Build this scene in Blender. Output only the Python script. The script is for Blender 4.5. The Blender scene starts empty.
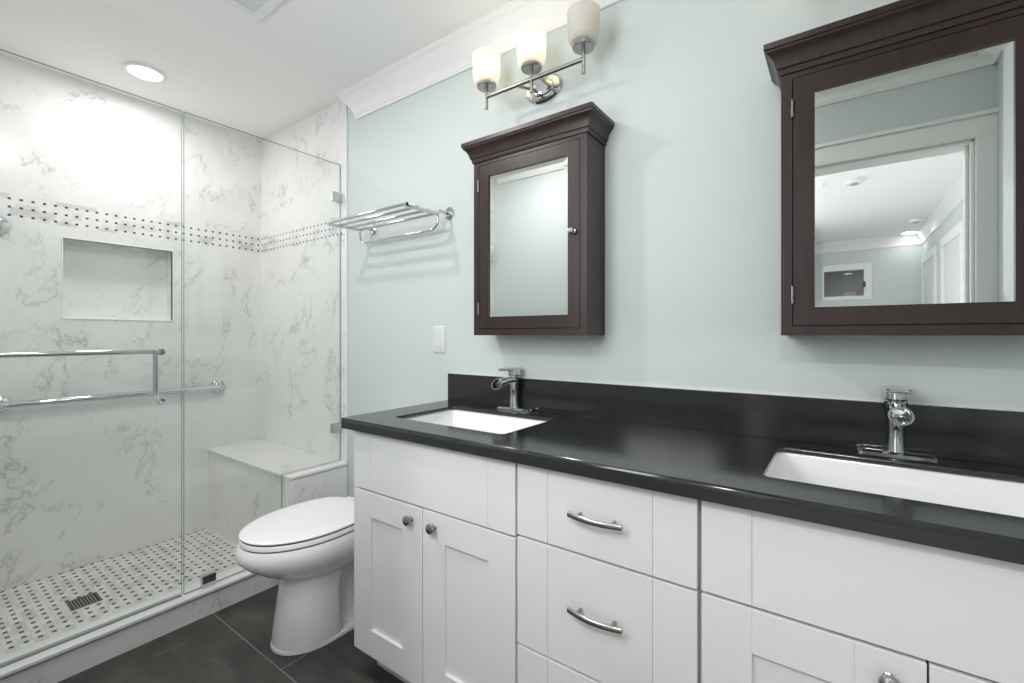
import bpy, bmesh, math, random
from mathutils import Vector, Matrix
random.seed(7)
S = bpy.context.scene
COL = S.collection
PI = math.pi
R = math.radians

# ------------------------------------------------------------------ camera
cam_data = bpy.data.cameras.new('camera')
cam = bpy.data.objects.new('camera', cam_data)
COL.objects.link(cam)
cam.location = (0, 0, 1.17)
cam.rotation_euler = (R(90), 0, R(35.7))
cam_data.sensor_width = 36
cam_data.lens = 16.0
cam_data.shift_y = -6.5 / 1024
cam_data.clip_start = 0.02
S.camera = cam

# ------------------------------------------------------------------ world, exposure
world = bpy.data.worlds.new('world')
S.world = world
world.use_nodes = True
wb = world.node_tree.nodes['Background']
wb.inputs[0].default_value = (0.86, 0.93, 1.0, 1)
wb.inputs[1].default_value = 1.0
S.view_settings.view_transform = 'Standard'
S.view_settings.look = 'None'
S.view_settings.exposure = 0.42
S.view_settings.gamma = 1.0
S.view_settings.use_curve_mapping = False
S.cycles.max_bounces = 14
S.cycles.diffuse_bounces = 7
S.cycles.glossy_bounces = 6
S.cycles.transparent_max_bounces = 24
S.cycles.caustics_reflective = False
S.cycles.caustics_refractive = False
S.cycles.sample_clamp_indirect = 6.0

P_SHOWER = 4.6        # recessed downlight over the shower
P_ROOM = 1.2         # recessed downlights over the floor in front of the vanity
P_WEST_FILL = 7.0          # added fill downlight near the toilet, out of view
P_BULB = 0.04          # each lit vanity bulb
P_BED_FILL = 18.0      # fill light at the added bedroom window, out of view
P_SIDE_FILL = 9.0         # fill light at the added window opposite the vanity
P_BED = 16.0          # bedroom downlights; the full-power one is added fill


def lamp(name, kind, loc, power, color=(1, 1, 1), rot=(0, 0, 0), **kw):
    d = bpy.data.lights.new(name, kind)
    d.energy = power
    d.color = color
    for k, v in kw.items():
        setattr(d, k, v)
    o = bpy.data.objects.new(name, d)
    COL.objects.link(o)
    o.location = loc
    o.rotation_euler = rot
    return o


DAY = (0.965, 0.955, 1.0)
lamp('side_fill', 'AREA', (-0.875, -0.045, 1.74), P_SIDE_FILL, DAY, (R(90), 0, 0), shape='RECTANGLE', size=0.57, size_y=0.88)  # added frontal fill, set in an unseen window opening
NEUT = (1.0, 0.955, 0.95)
lamp('bedroom_fill', 'AREA', (-0.76, -2.3, 1.4), P_BED_FILL, DAY, (0, R(-90), 0), shape='RECTANGLE', size=1.7, size_y=2.6)  # added fill from the bedroom side, no such source in view
DOWNLIGHTS = [(-2.70, 0.745, P_SHOWER), (-0.313, 0.63, P_ROOM), (-1.55, 0.45, P_WEST_FILL),
              (0.70, -4.70, P_BED * 0.03), (0.15, -1.0, P_BED)]  # the west one and the doorway one are added fill, out of view
for x, y, p in DOWNLIGHTS:
    lamp('downlight_glow', 'AREA', (x, y, 2.412), p, NEUT, (0, 0, 0), shape='DISK', size=0.15)


# ------------------------------------------------------------------ node helpers
class V:
    """a value socket with arithmetic"""
    def __init__(s, nt, sock):
        s.nt, s.s = nt, sock

    def op(s, o, *a):
        n = s.nt.nodes.new('ShaderNodeMath')
        n.operation = o
        for i, q in enumerate((s,) + a):
            if isinstance(q, V):
                s.nt.links.new(q.s, n.inputs[i])
            else:
                n.inputs[i].default_value = q
        return V(s.nt, n.outputs[0])

    def __add__(s, o): return s.op('ADD', o)
    def __sub__(s, o): return s.op('SUBTRACT', o)
    def __mul__(s, o): return s.op('MULTIPLY', o)
    def __truediv__(s, o): return s.op('DIVIDE', o)
    def lt(s, o): return s.op('LESS_THAN', o)
    def gt(s, o): return s.op('GREATER_THAN', o)
    def abs(s): return s.op('ABSOLUTE')
    def fract(s): return s.op('FRACT')
    def floor(s): return s.op('FLOOR')

    def ramp(s, a, b, c=0.0, d=1.0):
        n = s.nt.nodes.new('ShaderNodeMapRange')
        n.interpolation_type = 'SMOOTHSTEP'
        s.nt.links.new(s.s, n.inputs[0])
        for i, q in enumerate((a, b, c, d)):
            n.inputs[i + 1].default_value = q
        return V(s.nt, n.outputs[0])


def new_mat(name):
    m = bpy.data.materials.new(name)
    m.use_nodes = True
    nt = m.node_tree
    b = nt.nodes['Principled BSDF']
    return m, nt, b


def basic(name, col, rough=0.5, metal=0.0, spec=0.5, coat=0.0, emit=0.0):
    m, nt, b = new_mat(name)
    b.inputs['Base Color'].default_value = (*col, 1)
    b.inputs['Roughness'].default_value = rough
    b.inputs['Metallic'].default_value = metal
    b.inputs['Specular IOR Level'].default_value = spec
    b.inputs['Coat Weight'].default_value = coat
    if emit:
        b.inputs['Emission Color'].default_value = (*col, 1)
        b.inputs['Emission Strength'].default_value = emit
    return m


def world_pos(nt):
    g = nt.nodes.new('ShaderNodeNewGeometry')
    sp = nt.nodes.new('ShaderNodeSeparateXYZ')
    nt.links.new(g.outputs['Position'], sp.inputs[0])
    return g.outputs['Position'], V(nt, sp.outputs[0]), V(nt, sp.outputs[1]), V(nt, sp.outputs[2])


def obj_pos(nt):
    t = nt.nodes.new('ShaderNodeTexCoord')
    return t.outputs['Object']


def mapping(nt, vec, scale=(1, 1, 1), rot=(0, 0, 0), loc=(0, 0, 0)):
    n = nt.nodes.new('ShaderNodeMapping')
    nt.links.new(vec, n.inputs[0])
    n.inputs['Scale'].default_value = scale
    n.inputs['Rotation'].default_value = rot
    n.inputs['Location'].default_value = loc
    return n.outputs[0]


def noise(nt, vec, scale, detail=4, rough=0.5, dist=0.0):
    n = nt.nodes.new('ShaderNodeTexNoise')
    if vec is not None:
        nt.links.new(vec, n.inputs['Vector'])
    n.inputs['Scale'].default_value = scale
    n.inputs['Detail'].default_value = detail
    n.inputs['Roughness'].default_value = rough
    n.inputs['Distortion'].default_value = dist
    return V(nt, n.outputs[0])


def mixc(nt, f, a, b):
    n = nt.nodes.new('ShaderNodeMix')
    n.data_type = 'RGBA'
    if isinstance(f, V):
        nt.links.new(f.s, n.inputs[0])
    else:
        n.inputs[0].default_value = f
    for i, q in ((6, a), (7, b)):
        if isinstance(q, tuple):
            n.inputs[i].default_value = (*q, 1)
        else:
            nt.links.new(q, n.inputs[i])
    return n.outputs[2]


def bump(nt, b, h, strength=0.2, dist=0.002):
    n = nt.nodes.new('ShaderNodeBump')
    n.inputs['Strength'].default_value = strength
    n.inputs['Distance'].default_value = dist
    nt.links.new(h.s, n.inputs['Height'])
    nt.links.new(n.outputs[0], b.inputs['Normal'])


def marble_color(nt, pos, base=(0.83, 0.83, 0.82), cloud=(0.69, 0.695, 0.69), vein=(0.42, 0.42, 0.41), amount=1.0):
    # veins run steeply, rising to the right on the niche wall
    w = mapping(nt, mapping(nt, mapping(nt, pos, rot=(0, 0, R(30))), rot=(R(-57), 0, 0)), scale=(1.15, 0.5, 1.15))
    c = noise(nt, w, 1.9, 5, 0.62, 0.5).ramp(0.44, 0.74)
    col = mixc(nt, c * (0.55 * amount), base, cloud)
    n1 = noise(nt, w, 2.3, 10, 0.62, 0.35)
    k1 = noise(nt, mapping(nt, pos, loc=(3, 1, 7)), 4.2, 3).ramp(0.44, 0.60)
    v1 = (n1 - 0.49).abs().ramp(0.0, 0.0085, 1.0, 0.0)
    halo = (n1 - 0.49).abs().ramp(0.0, 0.05, 1.0, 0.0)
    n2 = noise(nt, mapping(nt, w, loc=(5, 2, 1)), 3.6, 10, 0.62, 0.4)
    k2 = noise(nt, mapping(nt, pos, loc=(9, 4, 2)), 5.0, 3).ramp(0.48, 0.62)
    v2 = (n2 - 0.50).abs().ramp(0.0, 0.010, 1.0, 0.0)
    col = mixc(nt, halo * k1 * (0.22 * amount), col, (0.60, 0.60, 0.59))
    col = mixc(nt, v1 * k1 * (0.68 * amount), col, vein)
    col = mixc(nt, v2 * k2 * (0.50 * amount), col, vein)
    return col


def grid_dots(a, b, ca, cb, pa, pb, ha, hb):
    da = (((a - ca) / pa + 0.5).fract() - 0.5).abs() * pa
    db = (((b - cb) / pb + 0.5).fract() - 0.5).abs() * pb
    return da.lt(ha) * db.lt(hb)


def cell_random(nt, a, b, ca, cb, pa, pb):
    c = nt.nodes.new('ShaderNodeCombineXYZ')
    nt.links.new(((a - ca) / pa).floor().s, c.inputs[0])
    nt.links.new(((b - cb) / pb).floor().s, c.inputs[1])
    w = nt.nodes.new('ShaderNodeTexWhiteNoise')
    w.noise_dimensions = '2D'
    nt.links.new(c.outputs[0], w.inputs['Vector'])
    return V(nt, w.outputs['Value'])


DOT = (0.035, 0.034, 0.034)


def make_tile():
    m, nt, b = new_mat('marble_wall_tile')
    pos, x, y, z = world_pos(nt)
    col = marble_color(nt, pos)
    h = x + y
    # faint joints of the big wall tiles
    jz = (((z - 0.19) / 0.305 + 0.5).fract() - 0.5).abs() * 0.305
    row = ((z - 0.19) / 0.305).floor()
    jh = (((h + row * 0.305) / 0.61 + 0.5).fract() - 0.5).abs() * 0.61
    joint = jz.lt(0.0009).op('MAXIMUM', jh.lt(0.0009))
    col = mixc(nt, joint * 0.35, col, (0.62, 0.62, 0.61))
    # mosaic band: white basket weave with small dark squares
    band = z.gt(1.698) * z.lt(1.810)
    r = cell_random(nt, h, z, -2.705 + 0.01875, 1.714 + 0.01875, 0.0375, 0.0375)
    r2 = cell_random(nt, h, z, -2.705, 1.714, 0.075, 0.0375)
    bw = mixc(nt, r.ramp(0.45, 1.0) * 0.75, (0.82, 0.82, 0.82), (0.66, 0.66, 0.655))
    bw = mixc(nt, r2.gt(0.86) * 0.5, bw, (0.5, 0.5, 0.5))
    dots = grid_dots(h, z, -2.705, 1.714, 0.0375, 0.0375, 0.0054, 0.0048)
    bw = mixc(nt, dots, bw, DOT)
    col = mixc(nt, band, col, bw)
    nt.links.new(col, b.inputs['Base Color'])
    b.inputs['Roughness'].default_value = 0.17
    b.inputs['Specular IOR Level'].default_value = 0.45
    return m


def make_mosaic():
    m, nt, b = new_mat('mosaic_floor')
    pos, x, y, z = world_pos(nt)
    px, py, cx, cy = 0.0475, 0.0378, -2.949, 0.474
    r = cell_random(nt, x, y, cx, cy + py / 2, px, py)
    col = mixc(nt, r.ramp(0.3, 1.0) * 0.8, (0.78, 0.775, 0.76), (0.58, 0.575, 0.565))
    n = noise(nt, pos, 9, 5).ramp(0.45, 0.75)
    col = mixc(nt, n * 0.45, col, (0.55, 0.55, 0.545))
    jx = (((x - cx) / px + 0.5).fract() - 0.5).abs() * px
    jy = (((y - cy) / py).fract() - 0.5).abs() * py
    col = mixc(nt, jy.lt(0.001).op('MAXIMUM', jx.lt(0.001)) * 0.4, col, (0.52, 0.52, 0.51))
    dots = grid_dots(x, y, cx, cy, px, py, 0.0080, 0.0067)
    col = mixc(nt, dots, col, DOT)
    nt.links.new(col, b.inputs['Base Color'])
    b.inputs['Roughness'].default_value = 0.35
    return m


def make_slate():
    m, nt, b = new_mat('dark_slate_tile')
    pos, x, y, z = world_pos(nt)
    n = noise(nt, mapping(nt, pos, scale=(1, 2.2, 1), rot=(0, 0, R(20))), 3.5, 8, 0.65, 0.8)
    col = mixc(nt, n.ramp(0.3, 0.75), (0.030, 0.028, 0.026), (0.095, 0.088, 0.081))
    n2 = noise(nt, mapping(nt, pos, loc=(2, 7, 0), rot=(0, 0, R(-35))), 4.0, 9, 0.6, 1.5)
    v = (n2 - 0.5).abs().ramp(0, 0.008, 1, 0)
    mk = noise(nt, mapping(nt, pos, loc=(8, 1, 0)), 4.5, 2).ramp(0.58, 0.72)
    col = mixc(nt, v * mk * 0.8, col, (0.26, 0.24, 0.21))
    py, pxx = 0.605, 1.21
    dy = (((y - 0.82) / py + 0.5).fract() - 0.5).abs() * py
    row = ((y - 0.82) / py).floor()
    dx = (((x + 1.585 + row * 0.42) / pxx + 0.5).fract() - 0.5).abs() * pxx
    g = dy.lt(0.0022).op('MAXIMUM', dx.lt(0.0022))
    col = mixc(nt, g, col, (0.21, 0.20, 0.19))
    nt.links.new(col, b.inputs['Base Color'])
    nt.links.new(n.ramp(0.2, 0.8, 0.42, 0.6).s, b.inputs['Roughness'])
    bump(nt, b, n, 0.25, 0.004)
    return m


def make_paint(name, col, var=0.02, rough=0.55):
    m, nt, b = new_mat(name)
    pos, x, y, z = world_pos(nt)
    n = noise(nt, pos, 220, 2)
    c2 = tuple(c * (1 - var) for c in col)
    nt.links.new(mixc(nt, n, col, c2), b.inputs['Base Color'])
    b.inputs['Roughness'].default_value = rough
    bump(nt, b, n, 0.04, 0.0008)
    return m


def make_quartz():
    m, nt, b = new_mat('black_quartz')
    pos, x, y, z = world_pos(nt)
    n = noise(nt, pos, 90, 3).ramp(0.35, 0.7)
    col = mixc(nt, n, (0.013, 0.013, 0.0148), (0.020, 0.020, 0.0225))
    vo = nt.nodes.new('ShaderNodeTexVoronoi')
    nt.links.new(pos, vo.inputs['Vector'])
    vo.inputs['Scale'].default_value = 42
    d = V(nt, vo.outputs['Distance'])
    sp = nt.nodes.new('ShaderNodeSeparateColor')
    nt.links.new(vo.outputs['Color'], sp.inputs[0])
    keep = V(nt, sp.outputs[0]).gt(0.93)
    col = mixc(nt, d.lt(0.045) * keep, col, (0.55, 0.55, 0.55))
    nt.links.new(col, b.inputs['Base Color'])
    b.inputs['Roughness'].default_value = 0.13
    b.inputs['Specular IOR Level'].default_value = 0.75
    return m


def make_wood():
    m, nt, b = new_mat('espresso_wood')
    pos = obj_pos(nt)
    n = noise(nt, mapping(nt, pos, scale=(1, 1, 0.06)), 60, 5, 0.6, 0.4)
    col = mixc(nt, n.ramp(0.3, 0.7), (0.021, 0.0112, 0.0100), (0.034, 0.0178, 0.0158))
    nt.links.new(col, b.inputs['Base Color'])
    b.inputs['Roughness'].default_value = 0.34
    b.inputs['Specular IOR Level'].default_value = 0.5
    return m


def make_carpet():
    m, nt, b = new_mat('bedroom_floor')
    pos, x, y, z = world_pos(nt)
    n = noise(nt, mapping(nt, pos, scale=(1, 0.1, 1)), 14, 4)
    nt.links.new(mixc(nt, n, (0.42, 0.36, 0.30), (0.52, 0.46, 0.39)), b.inputs['Base Color'])
    b.inputs['Roughness'].default_value = 0.5
    return m


def make_glass():
    m, nt, b = new_mat('clear_glass')
    nt.nodes.remove(b)
    out = nt.nodes['Material Output']
    tr = nt.nodes.new('ShaderNodeBsdfTransparent')
    tr.inputs[0].default_value = (0.972, 0.985, 0.978, 1)
    gl = nt.nodes.new('ShaderNodeBsdfGlossy')
    gl.inputs['Roughness'].default_value = 0.0
    lw = nt.nodes.new('ShaderNodeLayerWeight')
    lw.inputs[0].default_value = 0.5
    f = V(nt, lw.outputs['Facing']).op('POWER', 5.0) * 0.95 + 0.035
    mx = nt.nodes.new('ShaderNodeMixShader')
    nt.links.new(f.s, mx.inputs[0])
    nt.links.new(tr.outputs[0], mx.inputs[1])
    nt.links.new(gl.outputs[0], mx.inputs[2])
    nt.links.new(mx.outputs[0], out.inputs[0])
    return m


def make_shade():
    m, nt, b = new_mat('frosted_shade_glass')
    nt.nodes.remove(b)
    out = nt.nodes['Material Output']
    tl = nt.nodes.new('ShaderNodeBsdfTranslucent')
    tl.inputs[0].default_value = (0.90, 0.88, 0.83, 1)
    df = nt.nodes.new('ShaderNodeBsdfPrincipled')
    df.inputs['Base Color'].default_value = (0.84, 0.83, 0.79, 1)
    df.inputs['Roughness'].default_value = 0.25
    tr = nt.nodes.new('ShaderNodeBsdfTransparent')
    tr.inputs[0].default_value = (1, 0.985, 0.95, 1)
    a = nt.nodes.new('ShaderNodeMixShader')
    a.inputs[0].default_value = 0.45
    nt.links.new(tl.outputs[0], a.inputs[1])
    nt.links.new(df.outputs[0], a.inputs[2])
    c = nt.nodes.new('ShaderNodeMixShader')
    c.inputs[0].default_value = 0.30
    nt.links.new(a.outputs[0], c.inputs[1])
    nt.links.new(tr.outputs[0], c.inputs[2])
    nt.links.new(c.outputs[0], out.inputs[0])
    return m


M = {}
M['mint'] = make_paint('mint_paint', (0.605, 0.668, 0.650))
M['white'] = make_paint('white_trim_paint', (0.80, 0.80, 0.79), 0.01, 0.35)
M['ceil'] = make_paint('ceiling_paint', (0.875, 0.87, 0.86), 0.015, 0.7)
M['cab'] = basic('cabinet_white', (0.80, 0.793, 0.795), 0.34)
M['dark'] = basic('dark_gap', (0.06, 0.06, 0.06), 0.8)  # flat dark colour; stands for shade where it fills gaps
M['tile'] = make_tile()
M['mosaic'] = make_mosaic()
M['slate'] = make_slate()
M['quartz'] = make_quartz()
M['wood'] = make_wood()
M['chrome'] = basic('chrome', (0.63, 0.64, 0.65), 0.05, 1.0)
M['nickel'] = basic('brushed_nickel', (0.38, 0.37, 0.355), 0.26, 1.0)
M['steel'] = basic('dark_steel', (0.20, 0.20, 0.20), 0.35, 1.0)
M['mirror'] = basic('mirror_silver', (0.90, 0.915, 0.91), 0.0, 1.0)
M['glass'] = make_glass()
M['gedge'] = basic('glass_edge', (0.30, 0.36, 0.34), 0.1, 0.0, 0.6)
M['porc'] = basic('porcelain', (0.86, 0.86, 0.86), 0.10, 0.0, 0.5, 0.3)
M['plastic'] = basic('white_plastic', (0.86, 0.86, 0.86), 0.22)
M['plate'] = basic('switch_plate', (0.70, 0.735, 0.725), 0.35)
M['tiletrim'] = basic('white_tile_trim', (0.84, 0.84, 0.835), 0.18)
M['grout'] = basic('grey_grout', (0.33, 0.33, 0.33), 0.7)
M['shade'] = make_shade()
M['bulb'] = basic('lit_bulb', (1.0, 0.90, 0.70), 0.4, emit=6.0)
M['bulb_off'] = basic('frosted_bulb', (0.85, 0.84, 0.8), 0.3)
M['lens'] = basic('lit_lens', (1.0, 0.98, 0.95), 0.4, emit=6.0)
M['bed_floor'] = make_carpet()
M['door'] = basic('door_paint', (0.72, 0.71, 0.69), 0.4)
M['cloth'] = basic('striped_blanket', (0.75, 0.52, 0.52), 0.9)
M['sweep'] = basic('clear_sweep', (0.80, 0.81, 0.80), 0.3)

# ------------------------------------------------------------------ mesh helpers
ORI = {}


class MB:
    def __init__(s):
        s.v, s.f, s.m = [], [], []

    def add(s, vs, fs, mi=0):
        o = len(s.v)
        s.v += [tuple(p) for p in vs]
        s.f += [tuple(o + i for i in f) for f in fs]
        s.m += [mi] * len(fs)
        return s

    def box(s, x0, x1, y0, y1, z0, z1, mi=0):
        return s.add([(x0, y0, z0), (x1, y0, z0), (x1, y1, z0), (x0, y1, z0),
                      (x0, y0, z1), (x1, y0, z1), (x1, y1, z1), (x0, y1, z1)],
                     [(0, 3, 2, 1), (4, 5, 6, 7), (0, 1, 5, 4), (1, 2, 6, 5), (2, 3, 7, 6), (3, 0, 4, 7)], mi)

    def loft(s, rings, caps=(True, True), mi=0, closed=True):
        n = len(rings[0])
        vs = [p for r in rings for p in r]
        fs = []
        for i in range(len(rings) - 1):
            for j in range(n if closed else n - 1):
                k = (j + 1) % n
                fs.append((i * n + j, i * n + k, (i + 1) * n + k, (i + 1) * n + j))
        if caps[0]:
            fs.append(tuple(reversed(range(n))))
        if caps[1]:
            fs.append(tuple((len(rings) - 1) * n + j for j in range(n)))
        return s.add(vs, fs, mi)

    def prism(s, poly, axis, a, b, mi=0):
        """poly: 2D points in the two other axes, in axis order"""
        def P(p, t):
            return {'x': (t, p[0], p[1]), 'y': (p[0], t, p[1]), 'z': (p[0], p[1], t)}[axis]
        return s.loft([[P(p, a) for p in poly], [P(p, b) for p in poly]], mi=mi)

    def lathe(s, prof, c, axis='z', seg=28, mi=0):
        """prof: (radius, along) pairs"""
        rings = []
        for r, t in prof:
            ring = []
            for k in range(seg):
                a = 2 * PI * k / seg
                u, w = max(r, 1e-5) * math.cos(a), max(r, 1e-5) * math.sin(a)
                ring.append({'z': (c[0] + u, c[1] + w, c[2] + t), 'x': (c[0] + t, c[1] + u, c[2] + w),
                             'y': (c[0] + u, c[1] + t, c[2] + w)}[axis])
            rings.append(ring)
        return s.loft(rings, mi=mi)

    def tube(s, pts, r, seg=14, mi=0, caps=True):
        pts = [Vector(p) for p in pts]
        rr = r if isinstance(r, (list, tuple)) else [r] * len(pts)
        rings = []
        up = None
        for i, p in enumerate(pts):
            t = (pts[min(i + 1, len(pts) - 1)] - pts[max(i - 1, 0)]).normalized()
            if up is None:
                up = Vector((0, 0, 1)) if abs(t.z) < 0.9 else Vector((1, 0, 0))
            a = t.cross(up).normalized()
            up = a.cross(t).normalized()
            rings.append([tuple(p + a * (rr[i] * math.cos(2 * PI * k / seg)) + up * (rr[i] * math.sin(2 * PI * k / seg))) for k in range(seg)])
        return s.loft(rings, caps=(caps, caps), mi=mi)

    def build(s, name, mat, parent=None, smooth=False, bevel=0.0, seg=2, angle=30):
        me = bpy.data.meshes.new(name)
        o3 = ORI.get(parent.name, (0, 0, 0)) if parent else (0, 0, 0)
        me.from_pydata([(p[0] - o3[0], p[1] - o3[1], p[2] - o3[2]) for p in s.v], [], s.f)
        mats = mat if isinstance(mat, (list, tuple)) else [mat]
        for q in mats:
            me.materials.append(M[q])
        for p, mi in zip(me.polygons, s.m):
            p.material_index = mi
        bm = bmesh.new()
        bm.from_mesh(me)
        bmesh.ops.recalc_face_normals(bm, faces=bm.faces)
        if smooth:
            for f in bm.faces:
                f.smooth = True
            for e in bm.edges:
                if len(e.link_faces) == 2 and e.calc_face_angle(0) > R(angle):
                    e.smooth = False
        bm.to_mesh(me)
        bm.free()
        o = bpy.data.objects.new(name, me)
        COL.objects.link(o)
        if parent:
            o.parent = parent
            ORI[o.name] = o3
        if bevel:
            md = o.modifiers.new('bevel', 'BEVEL')
            md.width = bevel
            md.segments = seg
            md.limit_method = 'ANGLE'
            md.angle_limit = R(40)
            md.harden_normals = False
        return o


def thing(name, label, cat, loc, group=None):
    o = bpy.data.objects.new(name, None)
    COL.objects.link(o)
    o.empty_display_size = 0.05
    o.location = loc
    ORI[o.name] = tuple(loc)
    o['label'] = label
    o['category'] = cat
    if group:
        o['group'] = group
    return o


def tag(o, label, cat, group=None, kind=None):
    o['label'] = label
    o['category'] = cat
    if group:
        o['group'] = group
    if kind:
        o['kind'] = kind
    return o


def struct(o):
    o['kind'] = 'structure'
    return o


def copy_thing(root, d, label):
    """a copy of a thing with its parts and sub-parts, moved by d"""
    r = root.copy()
    COL.objects.link(r)
    r.location = Vector(root.location) + Vector(d)
    r['label'] = label

    def kids(src, dst):
        for ch in list(src.children):
            c = ch.copy()
            COL.objects.link(c)
            c.parent = dst
            kids(ch, c)
    kids(root, r)
    return r


def rrect(x0, x1, y0, y1, r, n=6):
    pts = []
    for cx, cy, a0 in ((x1 - r, y1 - r, 0), (x0 + r, y1 - r, 90), (x0 + r, y0 + r, 180), (x1 - r, y0 + r, 270)):
        for k in range(n + 1):
            a = R(a0 + 90 * k / n)
            pts.append((cx + r * math.cos(a), cy + r * math.sin(a)))
    return pts


def flat_with_holes(name, outline, holes, z0, z1, mat, parent=None, bev=0.001):
    cu = bpy.data.curves.new(name, 'CURVE')
    cu.dimensions = '2D'
    cu.fill_mode = 'BOTH'
    for loop in [outline] + holes:
        sp = cu.splines.new('POLY')
        sp.points.add(len(loop) - 1)
        for p, q in zip(sp.points, loop):
            p.co = (q[0], q[1], 0, 1)
        sp.use_cyclic_u = True
    cu.extrude = (z1 - z0) / 2
    t = bpy.data.objects.new('tmp', cu)
    COL.objects.link(t)
    dg = bpy.context.evaluated_depsgraph_get()
    dg.update()
    me = bpy.data.meshes.new_from_object(t.evaluated_get(dg))
    COL.objects.unlink(t)
    bpy.data.objects.remove(t)
    bpy.data.curves.remove(cu)
    me.name = name
    o3 = ORI.get(parent.name, (0, 0, 0)) if parent else (0, 0, 0)
    me.transform(Matrix.Translation((-o3[0], -o3[1], (z0 + z1) / 2 - o3[2])))
    bm = bmesh.new()
    bm.from_mesh(me)
    bmesh.ops.remove_doubles(bm, verts=bm.verts, dist=1e-5)
    bmesh.ops.recalc_face_normals(bm, faces=bm.faces)
    bm.to_mesh(me)
    bm.free()
    me.materials.clear()
    me.materials.append(M[mat])
    o = bpy.data.objects.new(name, me)
    COL.objects.link(o)
    if parent:
        o.parent = parent
        ORI[o.name] = o3
    if bev:
        md = o.modifiers.new('bevel', 'BEVEL')
        md.width = bev
        md.segments = 2
        md.limit_method = 'ANGLE'
        md.angle_limit = R(60)
    return o


# ------------------------------------------------------------------ dimensions
XL, XR = -3.05, 0.53          # niche wall, right wall
YB, YF = 1.456, -0.05         # vanity wall, doorway wall
ZC = 2.43
XT = -2.125                   # where the shower tile ends
DX0, DX1, DZ = -0.45, 0.465, 1.997   # doorway the camera stands in
BY = -4.90                    # far wall of the bedroom
BX0, BX1 = -0.80, 0.84

# ------------------------------------------------------------------ room shell
struct(MB().box(-2.2, XR, YF - 0.12, YB, -0.06, 0.0).build('floor', 'slate'))
struct(MB().box(XL, -2.2, YF, YB, -0.05, 0.02).build('shower_floor', 'mosaic'))
struct(MB().box(XL - 0.2, XR + 0.1, YF, YB + 0.1, ZC, ZC + 0.06).build('ceiling', 'ceil'))
struct(MB().box(XT, XR + 0.1, YB, YB + 0.1, -0.05, ZC).build('wall_back', 'mint'))
struct(MB().box(XL, XT, YB - 0.008, YB + 0.1, -0.05, ZC).build('wall_shower_back', 'tile'))
struct(MB().box(XT - 0.008, XT + 0.004, YB - 0.010, YB, 0.0, ZC - 0.09).build('trim_1', 'tiletrim', bevel=0.003))
# niche wall with its recess
ny0, ny1, nz0, nz1, nd = 0.521, 0.966, 1.253, 1.640, 0.09
w = MB()
w.box(XL - 0.12, XL, YF, ny0, -0.05, ZC).box(XL - 0.12, XL, ny1, YB, -0.05, ZC)
w.box(XL - 0.12, XL, ny0, ny1, -0.05, nz0).box(XL - 0.12, XL, ny0, ny1, nz1, ZC)
w.box(XL - 0.13, XL - nd, ny0 - 0.01, ny1 + 0.01, nz0 - 0.01, nz1 + 0.01)
struct(w.build('wall_left', 'tile'))
w = MB()
e = 0.006
for a in ((ny0 - e, ny0, nz0 - e, nz1 + e), (ny1, ny1 + e, nz0 - e, nz1 + e), (ny0, ny1, nz0 - e, nz0), (ny0, ny1, nz1, nz1 + e)):
    w.box(XL - 0.02, XL + 0.0035, *a)
struct(w.build('trim_2', 'tiletrim', bevel=0.0015))
# doorway wall
sx0, sx1, sz0, sz1 = -1.20, -0.55, 1.26, 2.22      # opening of an added window for fill light, behind the camera
w = MB().box(XT, sx0, YF - 0.12, YF, 0, ZC).box(sx1, DX0, YF - 0.12, YF, 0, ZC).box(sx0, sx1, YF - 0.12, YF, 0, sz0).box(sx0, sx1, YF - 0.12, YF, sz1, ZC)
w.box(DX1, XR + 0.1, YF - 0.12, YF, 0, ZC).box(DX0, DX1, YF - 0.12, YF, DZ, ZC)
struct(w.build('wall_front', 'mint'))
w = MB()
wa, wz = YF - 0.08, YF - 0.03
w.box(sx0, sx0 + 0.04, wa, wz, sz0, sz1).box(sx1 - 0.04, sx1, wa, wz, sz0, sz1)
w.box(sx0 + 0.04, sx1 - 0.04, wa, wz, sz0, sz0 + 0.04).box(sx0 + 0.04, sx1 - 0.04, wa, wz, sz1 - 0.04, sz1)
win2 = struct(w.build('window_added_2', 'white'))
MB().box(sx0 + 0.04, sx1 - 0.04, YF - 0.058, YF - 0.052, sz0 + 0.04, sz1 - 0.04).build('pane', 'glass', win2)
struct(MB().box(XL, XT, YF - 0.12, YF + 0.008, -0.05, ZC).build('wall_shower_front', 'tile'))
struct(MB().box(XR, XR + 0.1, YF, YB, 0, ZC).build('wall_right', 'mint'))

# crown moulding: profile (projection, drop from ceiling)
CROWN = [(0.0, 0.140), (0.011, 0.140), (0.013, 0.130), (0.016, 0.126), (0.017, 0.110), (0.023, 0.088), (0.034, 0.062),
         (0.046, 0.042), (0.050, 0.034), (0.050, 0.025), (0.057, 0.017), (0.062, 0.006), (0.062, 0.0), (0.0, 0.0)]


def crown(name, axis, wall, sgn, a, b, ra=0.0, rb=0.0, ztop=ZC):
    """runs along axis from a to b on the wall; sgn: direction it projects; ra, rb: how far the top reaches past the bottom at each end"""
    rings = []
    for t, r in ((a, ra), (b, rb)):
        ring = []
        for p, d in CROWN:
            k = t + r * min(1.0, p / 0.062)
            ring.append((k, wall + sgn * p, ztop - d) if axis == 'x' else (wall + sgn * p, k, ztop - d))
        rings.append(ring)
    return struct(MB().loft(rings).build(name, 'white', smooth=True, angle=25))


crown('trim_3', 'x', YB, -1, -2.015, XR, ra=-0.125)
crown('trim_4', 'x', YF, 1, -2.06, XR)
crown('trim_5', 'y', XR, -1, YF, YB)

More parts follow.
